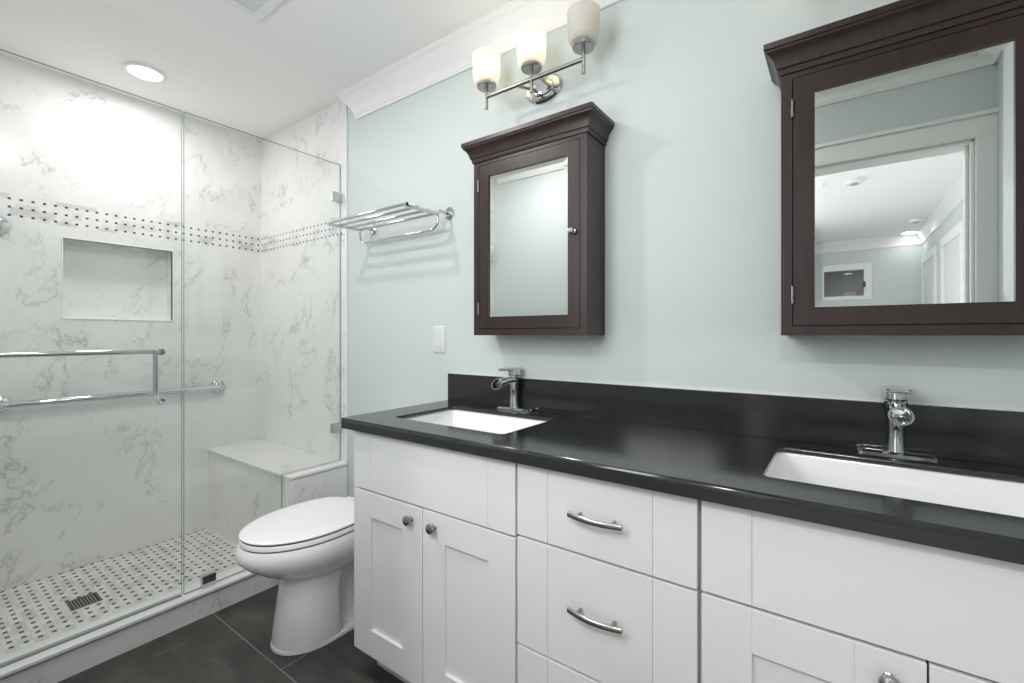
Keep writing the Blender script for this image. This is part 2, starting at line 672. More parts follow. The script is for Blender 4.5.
# doorway casing: jambs, head and casing on both faces
w = MB()
for y0, y1 in ((YF, YF + 0.018), (YF - 0.138, YF - 0.12)):
    w.box(DX0 - 0.07, DX0, y0, y1, 0, DZ).box(DX1, min(DX1 + 0.065, XR), y0, y1, 0, DZ)
    w.box(DX0 - 0.07, min(DX1 + 0.065, XR), y0, y1, DZ, DZ + 0.085)
    yy = y1 if y0 >= YF else y0
    w.box(DX0 - 0.08, min(DX1 + 0.065, XR), y0 - (0.0 if y0 >= YF else 0.012), y1 + (0.012 if y0 >= YF else 0.0), DZ + 0.085, DZ + 0.103)
w.box(DX0 - 0.001, DX0 + 0.012, YF - 0.12, YF, 0, DZ).box(DX1 - 0.012, DX1 + 0.001, YF - 0.12, YF, 0, DZ)
w.box(DX0, DX1, YF - 0.12, YF, DZ - 0.012, DZ + 0.001)
w.box(DX1 - 0.024, DX1 - 0.012, YF - 0.075, YF - 0.035, 0, DZ - 0.012)
struct(w.build('door_1', 'white', bevel=0.003))

# ------------------------------------------------------------------ the bedroom beyond the doorway (seen in the mirror)
struct(MB().box(BX0, BX1, BY, YF - 0.12, -0.05, 0.0).build('floor_bedroom', 'bed_floor'))
struct(MB().box(BX0 - 0.1, BX1 + 0.1, BY - 0.7, YF - 0.0, ZC + 0.001, ZC + 0.06).build('ceiling_bedroom', 'ceil'))
cx0, cx1, cz, cb = -0.166, 0.264, 2.03, 1.688       # small inner window in the far wall
w = MB().box(BX0, cx0, BY - 0.1, BY, 0, ZC).box(cx1, BX1 + 0.1, BY - 0.1, BY, 0, ZC).box(cx0, cx1, BY - 0.1, BY, cz, ZC).box(cx0, cx1, BY - 0.1, BY, 0, cb)
struct(w.build('wall_far', 'mint'))
w = MB().box(cx0 - 0.3, cx1 + 0.3, BY - 0.72, BY - 0.68, 0, ZC).box(cx0 - 0.34, cx0 - 0.3, BY - 0.72, BY - 0.1, 0, ZC).box(cx1 + 0.3, cx1 + 0.34, BY - 0.72, BY - 0.1, 0, ZC)
struct(w.build('wall_closet', 'door'))
w = MB()
w.box(cx0 - 0.085, cx0, BY, BY + 0.018, cb - 0.085, cz + 0.085).box(cx1, cx1 + 0.085, BY, BY + 0.018, cb - 0.085, cz + 0.085)
w.box(cx0, cx1, BY, BY + 0.018, cz, cz + 0.085).box(cx0, cx1, BY, BY + 0.018, cb - 0.085, cb)
win3 = struct(w.build('window_3', 'white', bevel=0.003))
MB().box(cx0, cx1, BY - 0.053, BY - 0.047, cb, cz).build('pane', 'glass', win3)
MB().box(cx1 - 0.006, cx1 + 0.018, BY + 0.010, BY + 0.030, 1.80, 1.87).build('latch', 'dark', win3, bevel=0.002)
tag(MB().box(cx0 - 0.3, cx1 + 0.3, BY - 0.68, BY - 0.12, 1.655, 1.675).build('closet_shelf', 'white'), 'white shelf in the dim space behind the small window seen in the mirror', 'shelf')
rings = []
for k, (dx, z) in enumerate(((0.0, 1.675), (0.012, 1.69), (0.004, 1.71), (0.012, 1.73), (0.006, 1.745), (0.02, 1.758), (0.05, 1.764))):
    rings.append([(p[0], p[1], z) for p in rrect(0.02 + dx, 0.21 - dx, BY - 0.45 + dx, BY - 0.20 - dx, 0.03)])
tag(MB().loft(rings).build('folded_blanket', 'cloth', smooth=True), 'folded pinkish blanket behind the small window seen in the mirror', 'blanket')
# side wall with two closed doors
struct(MB().box(BX1, BX1 + 0.1, BY, YF - 0.12, 0, ZC).build('wall_bedroom_side', 'mint'))
for i, (y0, y1) in enumerate(((-3.45, -2.65), (-4.75, -3.95))):
    w = MB()
    w.box(BX1 - 0.02, BX1, y0 - 0.085, y0, 0, cz + 0.085).box(BX1 - 0.02, BX1, y1, y1 + 0.085, 0, cz + 0.085).box(BX1 - 0.02, BX1, y0, y1, cz, cz + 0.085)
    d = struct(w.build('door_%d' % (3 + i), 'white', bevel=0.003))
    w = MB().box(BX1 - 0.004, BX1 + 0.0, y0, y1, 0, cz)
    for za, zb in ((0.25, 0.95), (1.10, 1.85)):
        for ya, yb in ((y0 + 0.1, (y0 + y1) / 2 - 0.05), ((y0 + y1) / 2 + 0.05, y1 - 0.1)):
            w.box(BX1 - 0.009, BX1 - 0.004, ya, yb, za, zb)
    w.build('door_leaf', 'door', d, bevel=0.002)
    MB().lathe([(0.0, -0.06), (0.022, -0.055), (0.028, -0.04), (0.02, -0.025), (0.01, -0.02), (0.01, -0.008), (0.026, -0.006), (0.026, 0)],
               (BX1 - 0.004, y0 + 0.07, 0.95), 'x').build('door_handle', 'nickel', d, smooth=True)
# left bedroom wall; its unseen window is added for fill light
wy0, wy1, wz0, wz1 = -3.6, -1.0, 0.6, 2.2
w = MB().box(BX0 - 0.1, BX0, BY, wy0, 0, ZC).box(BX0 - 0.1, BX0, wy1, YF - 0.12, 0, ZC).box(BX0 - 0.1, BX0, wy0, wy1, 0, wz0).box(BX0 - 0.1, BX0, wy0, wy1, wz1, ZC)
struct(w.build('wall_window', 'mint'))
w = MB()
for ya in (wy0, (wy0 + wy1) / 2 - 0.03, wy1 - 0.06):
    w.box(BX0 - 0.07, BX0 - 0.03, ya, ya + 0.06, wz0, wz1)
w.box(BX0 - 0.07, BX0 - 0.03, wy0, wy1, wz0, wz0 + 0.06).box(BX0 - 0.07, BX0 - 0.03, wy0, wy1, wz1 - 0.06, wz1)
win = struct(w.build('window_added_1', 'white'))
MB().box(BX0 - 0.053, BX0 - 0.047, wy0 + 0.05, wy1 - 0.05, wz0 + 0.05, wz1 - 0.05).build('pane', 'glass', win)
crown('trim_6', 'x', BY, 1, BX0, BX1)
crown('trim_7', 'y', BX1, -1, BY, YF - 0.12)
crown('trim_8', 'x', YF - 0.12, -1, BX0, BX1)
# ceiling fittings of the bedroom
def ceiling_round(name, x, y, label, cat, r=0.07, h=0.03):
    t = thing(name, label, cat, (x, y, ZC))
    MB().lathe([(r, 0), (r, -h * 0.5), (r * 0.9, -h), (0, -h)], (x, y, ZC), 'z').build('housing', 'plastic', t, smooth=True)
    MB().lathe([(r * 0.35, -h * 1.3), (r * 0.42, -h), (0, -h)], (x, y, ZC), 'z').build('sensor_cap', 'grout', t, smooth=True)
    return t


ceiling_round('smoke_detector', 0.10, -1.99, 'round white smoke detector on the bedroom ceiling, seen in the right mirror', 'smoke detector', 0.065)
ceiling_round('ceiling_speaker', 0.68, -3.95, 'small round white fitting on the ceiling near the bedroom side wall', 'ceiling fitting', 0.06)
ceiling_round('sprinkler_cover', -0.14, -1.97, 'small white ceiling cap at the left edge of the right mirror', 'ceiling fitting', 0.04, 0.02)

# ------------------------------------------------------------------ downlights
DL = ['round white recessed downlight in the ceiling above the shower',
      'round recessed downlight in the bathroom ceiling above the right end of the drawers',
      'added fill downlight, out of view, in the bathroom ceiling beside the exhaust vent, out before the toilet',
      'round recessed downlight by the far bedroom wall, seen in the right mirror',
      'added fill downlight, out of view, in the bedroom ceiling near the doorway']


def make_downlight(x, y, label):
    t = thing('recessed_downlight', label, 'ceiling light', (x, y, ZC), 'recessed downlights')
    MB().lathe([(0.085, 0.0), (0.085, -0.006), (0.078, -0.011), (0.066, -0.009), (0.062, -0.001), (0.062, 0.0)], (x, y, ZC), 'z', 40).build('trim_ring', 'white', t, smooth=True)
    MB().lathe([(0.0, -0.006), (0.03, -0.006), (0.062, -0.004), (0.062, -0.001), (0, -0.001)], (x, y, ZC), 'z', 40).build('lens', 'lens', t, smooth=True)
    return t


dl0 = make_downlight(DOWNLIGHTS[0][0], DOWNLIGHTS[0][1], DL[0])
for i in range(1, 5):
    copy_thing(dl0, (DOWNLIGHTS[i][0] - DOWNLIGHTS[0][0], DOWNLIGHTS[i][1] - DOWNLIGHTS[0][1], 0), DL[i])

# ------------------------------------------------------------------ exhaust vent
vx0, vx1, vy0, vy1 = -1.868, -1.57, 0.585, 0.884
t = thing('ceiling_vent', 'square white exhaust vent grille in the bathroom ceiling', 'vent', ((vx0 + vx1) / 2, (vy0 + vy1) / 2, ZC))
w = MB()
fz = ZC - 0.012
w.box(vx0, vx1, vy0, vy0 + 0.032, fz, ZC).box(vx0, vx1, vy1 - 0.032, vy1, fz, ZC).box(vx0, vx0 + 0.032, vy0 + 0.032, vy1 - 0.032, fz, ZC).box(vx1 - 0.032, vx1, vy0 + 0.032, vy1 - 0.032, fz, ZC)
w.build('frame', 'white', t)
w = MB()
k = vx0 + 0.038
while k < vx1 - 0.038:
    w.box(k, k + 0.006, vy0 + 0.03, vy1 - 0.03, fz + 0.002, ZC - 0.001)
    k += 0.013
w.build('grille', 'white', t)
MB().box(vx0 + 0.03, vx1 - 0.03, vy0 + 0.03, vy1 - 0.03, ZC - 0.002, ZC).build('backing', 'grout', t)

# ------------------------------------------------------------------ shower: curb, bench, glass
XG = -2.175
c = thing('shower_curb', 'low marble shower curb along the dark floor under the glass', 'curb', (-2.19, 0.7, 0))
MB().box(-2.247, -2.137, YF + 0.008, 1.14, 0.0, 0.088).build('curb_body', 'tile', c)
MB().box(-2.250, -2.128, YF + 0.008, 1.14, 0.094, 0.108).build('cap', 'tiletrim', c, bevel=0.003)
MB().box(-2.246, -2.134, YF + 0.008, 1.14, 0.087, 0.095).build('grout_line', 'grout', c)

bx1 = -2.112
t = thing('shower_bench', 'marble tiled corner bench inside the shower', 'bench', (-2.6, 1.3, 0.02))
MB().box(XL, bx1 - 0.004, 1.146, YB - 0.008, 0.02, 0.478).build('bench_body', 'tile', t)
MB().box(XL, -2.161, 1.136, YB - 0.008, 0.481, 0.495).build('seat_slab', 'tile', t, bevel=0.002)
MB().box(-2.157, bx1, 1.134, YB - 0.008, 0.481, 0.497).build('end_cap', 'tiletrim', t, bevel=0.003)
w = MB().box(-2.155, -2.128, 1.136, 1.146, 0.105, 0.480).box(bx1 - 0.012, bx1 - 0.0035, 1.139, 1.153, 0.0, 0.48)
w.build('corner_trim', 'tiletrim', t, bevel=0.002)
MB().box(XL, bx1 - 0.003, 1.1445, YB - 0.008, 0.4775, 0.4815).box(-2.162, -2.154, 1.1425, 1.15, 0.02, 0.481).box(-2.129, -2.1225, 1.1425, 1.15, 0.02, 0.481).build('grout_line', 'grout', t)


def glass_panel(poly, name, parent):
    """poly in (y, z); a 10 mm slab with darker edges"""
    w = MB()
    n = len(poly)
    vs = [(XG - 0.005, p[0], p[1]) for p in poly] + [(XG + 0.005, p[0], p[1]) for p in poly]
    w.add(vs, [tuple(range(n)), tuple(range(n, 2 * n))], 0)
    w.add(vs, [(i, (i + 1) % n, n + (i + 1) % n, n + i) for i in range(n)], 1)
    return w.build(name, ['glass', 'gedge'], parent)


t = thing('glass_panel', 'fixed clear glass shower panel notched over the bench', 'glass panel', (XG, 1.08, 0.108))
glass_panel([(0.728, 0.110), (1.130, 0.110), (1.130, 0.500), (1.446, 0.500), (1.446, 2.082), (0.728, 2.082)], 'pane', t)
for z in (1.904, 0.675):
    b = MB().box(XG - 0.012, XG + 0.012, 1.394, YB - 0.008, z - 0.026, z + 0.026).build('wall_clamp', 'chrome', t, bevel=0.002)
MB().box(XG - 0.013, XG + 0.013, 0.79, 0.843, 0.108, 0.158).build('floor_clamp', 'chrome', t, bevel=0.002)

t = thing('shower_door', 'frameless clear glass shower door with chrome bar handle', 'shower door', (XG, 0.72, 0.118))
glass_panel([(0.0, 0.118), (0.721, 0.118), (0.721, 2.082), (0.0, 2.082)], 'pane', t)
w = MB().box(XG - 0.006, XG + 0.006, 0.0, 0.719, 0.1082, 0.1115)
w.build('bottom_sweep', 'grout', t)
for z in (0.40, 1.80):
    MB().box(XG - 0.02, XG + 0.02, YF + 0.008, 0.06, z - 0.045, z + 0.045).build('hinge', 'chrome', t, bevel=0.003)
hy, zt, zb, hx = 0.650, 1.104, 0.909, XG - 0.058
h = MB().tube([(hx, hy + 0.012, zt), (hx, 0.03, zt)], 0.0095, 18).build('towel_bar', 'chrome', t, smooth=True)
pts = [(hx, hy, zt - 0.004), (hx, hy, zb + 0.022)] + [(hx + 0.02 * (1 - math.cos(R(a))), hy, zb + 0.02 - 0.02 * math.sin(R(a))) for a in (15, 30, 45, 60, 75, 90)] + [(XG - 0.005, hy, zb)]
MB().tube(pts, 0.0095, 18).build('pull_handle', 'chrome', t, smooth=True)
MB().tube([(hx, hy, zt), (XG - 0.005, hy, zt)], 0.0095, 18).tube([(hx, 0.05, zt), (XG - 0.005, 0.05, zt)], 0.0095, 18).build('standoff', 'chrome', t, smooth=True)
for y, z in ((hy, zt), (hy, zb), (0.05, zt)):
    MB().lathe([(0.013, 0.0), (0.013, 0.006), (0.010, 0.010), (0.0, 0.0105)], (XG + 0.005, y, z), 'x', 24).build('end_cap', 'chrome', t, smooth=True)

# ------------------------------------------------------------------ shower fittings
FL = [(0.040, 0.0), (0.040, 0.006), (0.036, 0.012), (0.026, 0.018), (0.021, 0.024), (0.019, 0.05), (0.0, 0.05)]
t = thing('grab_bar', 'long chrome grab bar on the marble wall under the niche', 'grab bar', (XL, 0.74, 0.862))
gx, gz, gy0, gy1 = XL + 0.052, 0.858, 0.312, 1.194
for y in (gy0, gy1):
    MB().lathe(FL[:-2] + [(0.021, 0.035), (0.0, 0.035)], (XL, y, gz), 'x').build('flange', 'chrome', t, smooth=True)
s_ = 1
pts = [(XL + 0.02, gy0, gz), (XL + 0.035, gy0, gz)] + [(XL + 0.035 + 0.017 * math.sin(R(a)), gy0 + 0.017 * (1 - math.cos(R(a))), gz) for a in (30, 60, 90)]
pts += [(XL + 0.035 + 0.017 * math.sin(R(a)), gy1 - 0.017 * (1 - math.cos(R(a))), gz) for a in (90, 60, 30)] + [(XL + 0.035, gy1, gz), (XL + 0.02, gy1, gz)]
MB().tube(pts, 0.0155, 18).build('bar', 'chrome', t, smooth=True)

t = thing('shower_bracket', 'round chrome wall fitting at the left edge beside the mosaic band', 'shower fitting', (XL, 0.300, 1.660))
MB().lathe([(0.048, 0), (0.048, 0.006), (0.044, 0.016), (0.03, 0.026), (0.02, 0.032), (0, 0.033)], (XL, 0.300, 1.660), 'x', 32).build('flange', 'chrome', t, smooth=True)
MB().tube([(XL + 0.02, 0.300, 1.660), (XL + 0.07, 0.300, 1.660), (XL + 0.095, 0.27, 1.65), (XL + 0.10, 0.235, 1.64), (XL + 0.10, 0.16, 1.63)], 0.013, 16).build('arm', 'chrome', t, smooth=True)

t = thing('floor_drain', 'square dark metal drain grate in the mosaic shower floor', 'drain', (-2.645, 0.517, 0.02))
w = MB()
dx0, dx1, dy0, dy1 = -2.695, -2.595, 0.468, 0.567
w.box(dx0, dx1, dy0, dy0 + 0.007, 0.018, 0.0235).box(dx0, dx1, dy1 - 0.007, dy1, 0.018, 0.0235).box(dx0, dx0 + 0.007, dy0, dy1, 0.018, 0.0235).box(dx1 - 0.007, dx1, dy0, dy1, 0.018, 0.0235)
w.build('rim', 'steel', t)
w = MB()
k = dy0 + 0.011
while k < dy1 - 0.012:
    w.box(dx0 + 0.006, dx1 - 0.006, k, k + 0.0045, 0.0185, 0.023)
    k += 0.0098
w.build('grate', 'nickel', t)
MB().box(dx0 + 0.005, dx1 - 0.005, dy0 + 0.005, dy1 - 0.005, 0.019, 0.0205).build('sump', 'dark', t)

# ------------------------------------------------------------------ toilet
TX = -1.694


def egg(w, yf, yb, yc, z, cx=TX, n=48, ef=2.05, eb=3.2, tb=0.0):
    pts = []
    for k in range(n):
        a = 2 * PI * k / n
        c, s = math.cos(a), math.sin(a)
        e = ef if s < 0 else eb
        x = w * math.copysign(abs(c) ** (2 / e), c)
        y = (yc - yf if s < 0 else yb - yc) * math.copysign(abs(s) ** (2 / e), s)
        pts.append((cx + x * (1 - tb * max(0.0, s)), yc + y, z))
    return pts


t = thing('toilet', 'white toilet with closed lid between the shower curb and the vanity', 'toilet', (TX, 1.1, 0))
w = MB()
w.loft([egg(0.124, 0.850, 1.37, 1.02, 0.0), egg(0.124, 0.850, 1.37, 1.02, 0.010), egg(0.121, 0.853, 1.366, 1.02, 0.014), egg(0.116, 0.858, 1.36, 1.02, 0.017)])
w.loft([egg(0.121, 0.854, 1.075, 1.0, 0.010, eb=6), egg(0.118, 0.860, 1.07, 1.0, 0.07, eb=6), egg(0.114, 0.873, 1.065, 1.0, 0.15, eb=6),
        egg(0.112, 0.884, 1.07, 1.0, 0.22, eb=6), egg(0.114, 0.888, 1.10, 1.0, 0.27, eb=5), egg(0.12, 0.88, 1.15, 1.0, 0.32, eb=4)])
w.loft([egg(0.080, 1.0, 1.36, 1.15, 0.015), egg(0.066, 1.0, 1.36, 1.15, 0.05), egg(0.060, 1.0, 1.37, 1.15, 0.16), egg(0.075, 1.0, 1.39, 1.15, 0.26), egg(0.12, 1.0, 1.42, 1.15, 0.32), egg(0.15, 1.0, 1.44, 1.15, 0.37)])
w.loft([egg(0.092, 0.930, 1.30, 1.05, 0.246), egg(0.114, 0.895, 1.31, 1.04, 0.257), egg(0.140, 0.852, 1.32, 1.03, 0.277), egg(0.165, 0.800, 1.34, 1.02, 0.307), egg(0.183, 0.760, 1.37, 1.01, 0.337),
        egg(0.193, 0.735, 1.40, 1.0, 0.364, tb=0.15), egg(0.195, 0.729, 1.42, 1.0, 0.382, tb=0.32), egg(0.193, 0.732, 1.44, 1.0, 0.402, tb=0.36), egg(0.187, 0.741, 1.445, 1.0, 0.4165, tb=0.38)])
w.build('bowl', 'porc', t, smooth=True, angle=50)
SK = dict(eb=3.4, tb=0.10)
MB().loft([egg(0.183, 0.746, 1.205, 1.0, 0.4210, **SK), egg(0.186, 0.743, 1.21, 1.0, 0.4222, **SK), egg(0.186, 0.743, 1.21, 1.0, 0.436, **SK), egg(0.182, 0.747, 1.207, 1.0, 0.4395, **SK), egg(0.10, 0.81, 1.15, 1.0, 0.4395)]).build('seat', 'plastic', t, smooth=True, angle=60)
MB().loft([egg(0.182, 0.747, 1.21, 1.0, 0.4440, **SK), egg(0.185, 0.744, 1.214, 1.0, 0.4450, **SK), egg(0.1855, 0.743, 1.214, 1.0, 0.4485, **SK), egg(0.182, 0.748, 1.212, 1.0, 0.4515, **SK), egg(0.168, 0.764, 1.20, 1.0, 0.4535, **SK),
           egg(0.12, 0.82, 1.15, 1.0, 0.4550), egg(0.03, 0.96, 1.03, 1.0, 0.4555)]).build('lid', 'plastic', t, smooth=True, angle=60)
MB().loft([egg(0.1825, 0.7465, 1.20, 1.0, 0.439, **SK), egg(0.1825, 0.7465, 1.20, 1.0, 0.4445, **SK)]).build('seat_gap_shade', 'dark', t)  # dark filler that paints the shade between lid and seat
MB().loft([egg(0.183, 0.7465, 1.20, 1.0, 0.414, **SK), egg(0.183, 0.7465, 1.20, 1.0, 0.4215, **SK)]).build('rim_gap_shade', 'dark', t)  # dark filler painting the shaded line between seat and rim
for sx in (-0.07, 0.07):
    MB().lathe([(0, -0.02), (0.011, -0.019), (0.011, 0.019), (0, 0.02)], (TX + sx, 1.224, 0.437), 'x', 16).build('hinge', 'plastic', t, smooth=True)
rings = [[(p[0], p[1], z) for p in rrect(TX - 0.132 + d, TX + 0.172 - d, 1.300 + d, 1.448, 0.02)] for z, d in ((0.402, 0.012), (0.43, 0.003), (0.70, 0.0))]
MB().loft(rings).build('tank', 'porc', t, smooth=True)
rings = [[(p[0], p[1], z) for p in rrect(TX - 0.136 + d, TX + 0.176 - d, 1.296 + d, 1.452, 0.02)] for z, d in ((0.70, 0.0), (0.728, 0.0), (0.736, 0.008))]
MB().loft(rings).build('tank_lid', 'porc', t, smooth=True)
MB().tube([(TX + 0.12, 1.30, 0.65), (TX + 0.12, 1.282, 0.65), (TX + 0.06, 1.278, 0.645)], 0.007).build('flush_lever', 'chrome', t, smooth=True)

# ------------------------------------------------------------------ vanity
VX0, VX1, VF = -1.356, 0.470, 0.955
ZU = 0.849      # underside of the worktop
CABL = ['white sink cabinet with two shaker doors beside the toilet',
        'white cabinet of three drawers with bar pulls between the sink cabinets',
        'white sink cabinet with shaker doors under the right sink']


def front3(parent, name, x0, x1, z0, z1, seams=True, sw=0.090):
    """a flat front with a fine joint near either end"""
    w = MB()
    w.box(x0, x1, VF + 0.003, VF + 0.019, z0, z1)
    g = 0.0005
    if seams:
        w.box(x0, x0 + sw - g, VF, VF + 0.004, z0, z1).box(x0 + sw + g, x1 - sw - g, VF, VF + 0.004, z0, z1).box(x1 - sw + g, x1, VF, VF + 0.004, z0, z1)
    return w.build(name, 'cab', parent, bevel=0.0009)


def knob(parent, x, z):
    MB().lathe([(0.0, -0.028), (0.008, -0.0275), (0.0135, -0.024), (0.0155, -0.019), (0.0145, -0.0155), (0.008, -0.013), (0.0058, -0.009), (0.0065, -0.002), (0.009, 0.0), (0.009, 0.001)],
               (x, VF, z), 'y', 24).build('knob', 'nickel', parent, smooth=True)


def shaker(parent, x0, x1, z0, z1, kx, kz):
    sw = 0.090
    w = MB()
    w.box(x0, x0 + sw, VF, VF + 0.019, z0, z1).box(x1 - sw, x1, VF, VF + 0.019, z0, z1)
    w.box(x0 + sw, x1 - sw, VF, VF + 0.019, z1 - 0.084, z1).box(x0 + sw, x1 - sw, VF, VF + 0.019, z0, z0 + 0.088)
    w.box(x0 + sw - 0.004, x1 - sw + 0.004, VF + 0.009, VF + 0.015, z0 + 0.08, z1 - 0.08)
    d = w.build('door', 'cab', parent, bevel=0.0012)
    knob(d, kx, kz)
    return d


def carcass(t, x0, x1):
    w = MB()
    ya, yb, ta, tb = VF + 0.022, YB - 0.022, x0 + 0.002, x1 - 0.002
    w.box(ta, ta + 0.018, ya, yb, 0.100, ZU).box(tb - 0.018, tb, ya, yb, 0.100, ZU).box(ta + 0.018, tb - 0.018, ya, yb, 0.100, 0.118)
    w.box(ta + 0.018, tb - 0.018, yb - 0.006, yb, 0.118, ZU).box(ta + 0.018, tb - 0.018, ya, ya + 0.02, 0.118, ZU)
    o = w.build('carcass', 'cab', t)
    xk = x0 + (0.024 if x0 < -1 else 0.004)
    MB().box(xk, x1 - 0.004, 1.033, 1.048, 0.0, 0.100).box(xk, xk + 0.016, 1.048, YB - 0.022, 0, 0.1).box(x1 - 0.02, x1 - 0.004, 1.048, YB - 0.022, 0, 0.1).build('toe_kick', 'cab', t)
    MB().box(x0 + 0.004, x1 - 0.004, VF + 0.0205, VF + 0.0225, 0.102, ZU - 0.001).build('face_gap_shade', 'dark', t)  # dark sheet that paints the shade in the gaps between fronts
    return o


g = 'white vanity cabinet units'
t = thing('sink_cabinet', CABL[0], 'cabinet', (-1.015, 1.2, 0), g)
carcass(t, VX0, -0.673)
front3(t, 'false_front', VX0, -0.6765, 0.652, 0.8455)
shaker(t, VX0, -1.0195, 0.100, 0.646, -1.068, 0.605)
shaker(t, -1.0165, -0.6765, 0.100, 0.646, -0.968, 0.605)

t = thing('drawer_cabinet', CABL[1], 'cabinet', (-0.447, 1.2, 0), g)
carcass(t, -0.673, -0.2265)
for z0, z1, zh in ((0.660, 0.8455, 0.7535), (0.383, 0.654, 0.531), (0.100, 0.377, 0.262)):
    d = front3(t, 'drawer', -0.6695, -0.2305, z0, z1)
    w = MB()
    pts = []
    for k in range(13):
        s = -1 + 2 * k / 12
        pts.append((-0.4465 + 0.066 * s, VF - 0.031 + 0.012 * s * s, zh))
    rings = []
    for p in pts:
        rings.append([(p[0], p[1] + 0.0045 * math.cos(2 * PI * k / 14), p[2] + 0.0068 * math.sin(2 * PI * k / 14)) for k in range(14)])
    w.loft(rings)
    for sx in (-0.042, 0.042):
        w.tube([(-0.4465 + sx, VF, zh), (-0.4465 + sx, VF - 0.026, zh)], 0.0042, 12)
    w.build('bar_pull', 'nickel', d, smooth=True)

t = thing('sink_cabinet', CABL[2], 'cabinet', (0.125, 1.2, 0), g)
carcass(t, -0.2265, VX1)
front3(t, 'false_front', -0.2225, VX1, 0.662, 0.8455)
shaker(t, -0.2225, 0.1115, 0.100, 0.656, 0.066, 0.614)
shaker(t, 0.1145, VX1, 0.100, 0.656, 0.160, 0.614)

# worktop with two cut-outs
SX = (-1.020, 0.111)
SY0, SY1, SH = 1.043, 1.346, 0.238
holes = [rrect(c - SH, c + SH, SY0, SY1, 0.018) for c in SX]
ct = flat_with_holes('countertop', [(-1.395, 0.932), (XR - 0.004, 0.932), (XR - 0.004, YB), (-1.395, YB)], holes, 0.872, 0.885, 'quartz', bev=0)
bm = bmesh.new()
bm.from_mesh(ct.data)
edge = MB().box(-1.395, XR - 0.004, 0.932, 0.962, ZU, 0.872).box(-1.395, -1.362, 0.962, YB, ZU, 0.872)
vs = [bm.verts.new(p) for p in edge.v]
for f in edge.f:
    bm.faces.new([vs[i] for i in f])
bmesh.ops.remove_doubles(bm, verts=bm.verts, dist=1e-5)
bmesh.ops.recalc_face_normals(bm, faces=bm.faces)
bm.to_mesh(ct.data)
bm.free()
tag(ct, 'long black quartz countertop over the white vanity cabinets', 'countertop')
bs = tag(MB().box(-1.374, XR - 0.004, 1.436, YB, 0.885, 1.004).build('backsplash', 'quartz', bevel=0.0012),
         'low black quartz backsplash along the mint wall behind the faucets', 'backsplash')
MB().box(-1.374, XR - 0.004, 1.450, YB, 1.0035, 1.0065).build('caulk_line', 'tiletrim', bs)

SINKL = ['white rectangular undermount sink under the left small mirror cabinet', 'white rectangular undermount sink at the right end of the counter']


def make_sink(cx, label):
    t = thing('sink', label, 'sink', (cx, 1.187, 0.73), 'undermount sinks')
    rings = []
    for z, d, r in ((0.8715, -0.022, 0.04), (0.8715, 0.0, 0.02), (0.866, 0.003, 0.022), (0.80, 0.008, 0.03), (0.755, 0.016, 0.045), (0.738, 0.032, 0.05), (0.731, 0.06, 0.05), (0.728, 0.11, 0.03)):
        rings.append([(p[0], p[1], z) for p in rrect(cx - SH - 0.004 + d, cx + SH + 0.004 - d, SY0 - 0.004 + d, SY1 + 0.004 - d, r)])
    w = MB().loft(rings, caps=(False, True))
    # outside shell
    ro = []
    for z, d, r in ((0.8715, -0.022, 0.04), (0.861, -0.022, 0.04), (0.859, -0.01, 0.04), (0.76, 0.0, 0.05), (0.715, 0.04, 0.05)):
        ro.append([(p[0], p[1], z) for p in rrect(cx - SH - 0.004 + d, cx + SH + 0.004 - d, SY0 - 0.004 + d, SY1 + 0.004 - d, r)])
    w.loft(ro, caps=(False, True))
    w.build('basin', 'porc', t, smooth=True, angle=50)
    MB().lathe([(0.032, 0.0), (0.032, 0.003), (0.024, 0.004), (0.021, 0.001), (0.0, 0.002)], (cx, 1.20, 0.728), 'z').build('drain', 'chrome', t, smooth=True)
    return t


sk = make_sink(SX[0], SINKL[0])
copy_thing(sk, (SX[1] - SX[0], 0, 0), SINKL[1])

# ------------------------------------------------------------------ faucets
FAUL = ['chrome waterfall faucet behind the left sink', 'chrome waterfall faucet behind the right sink']


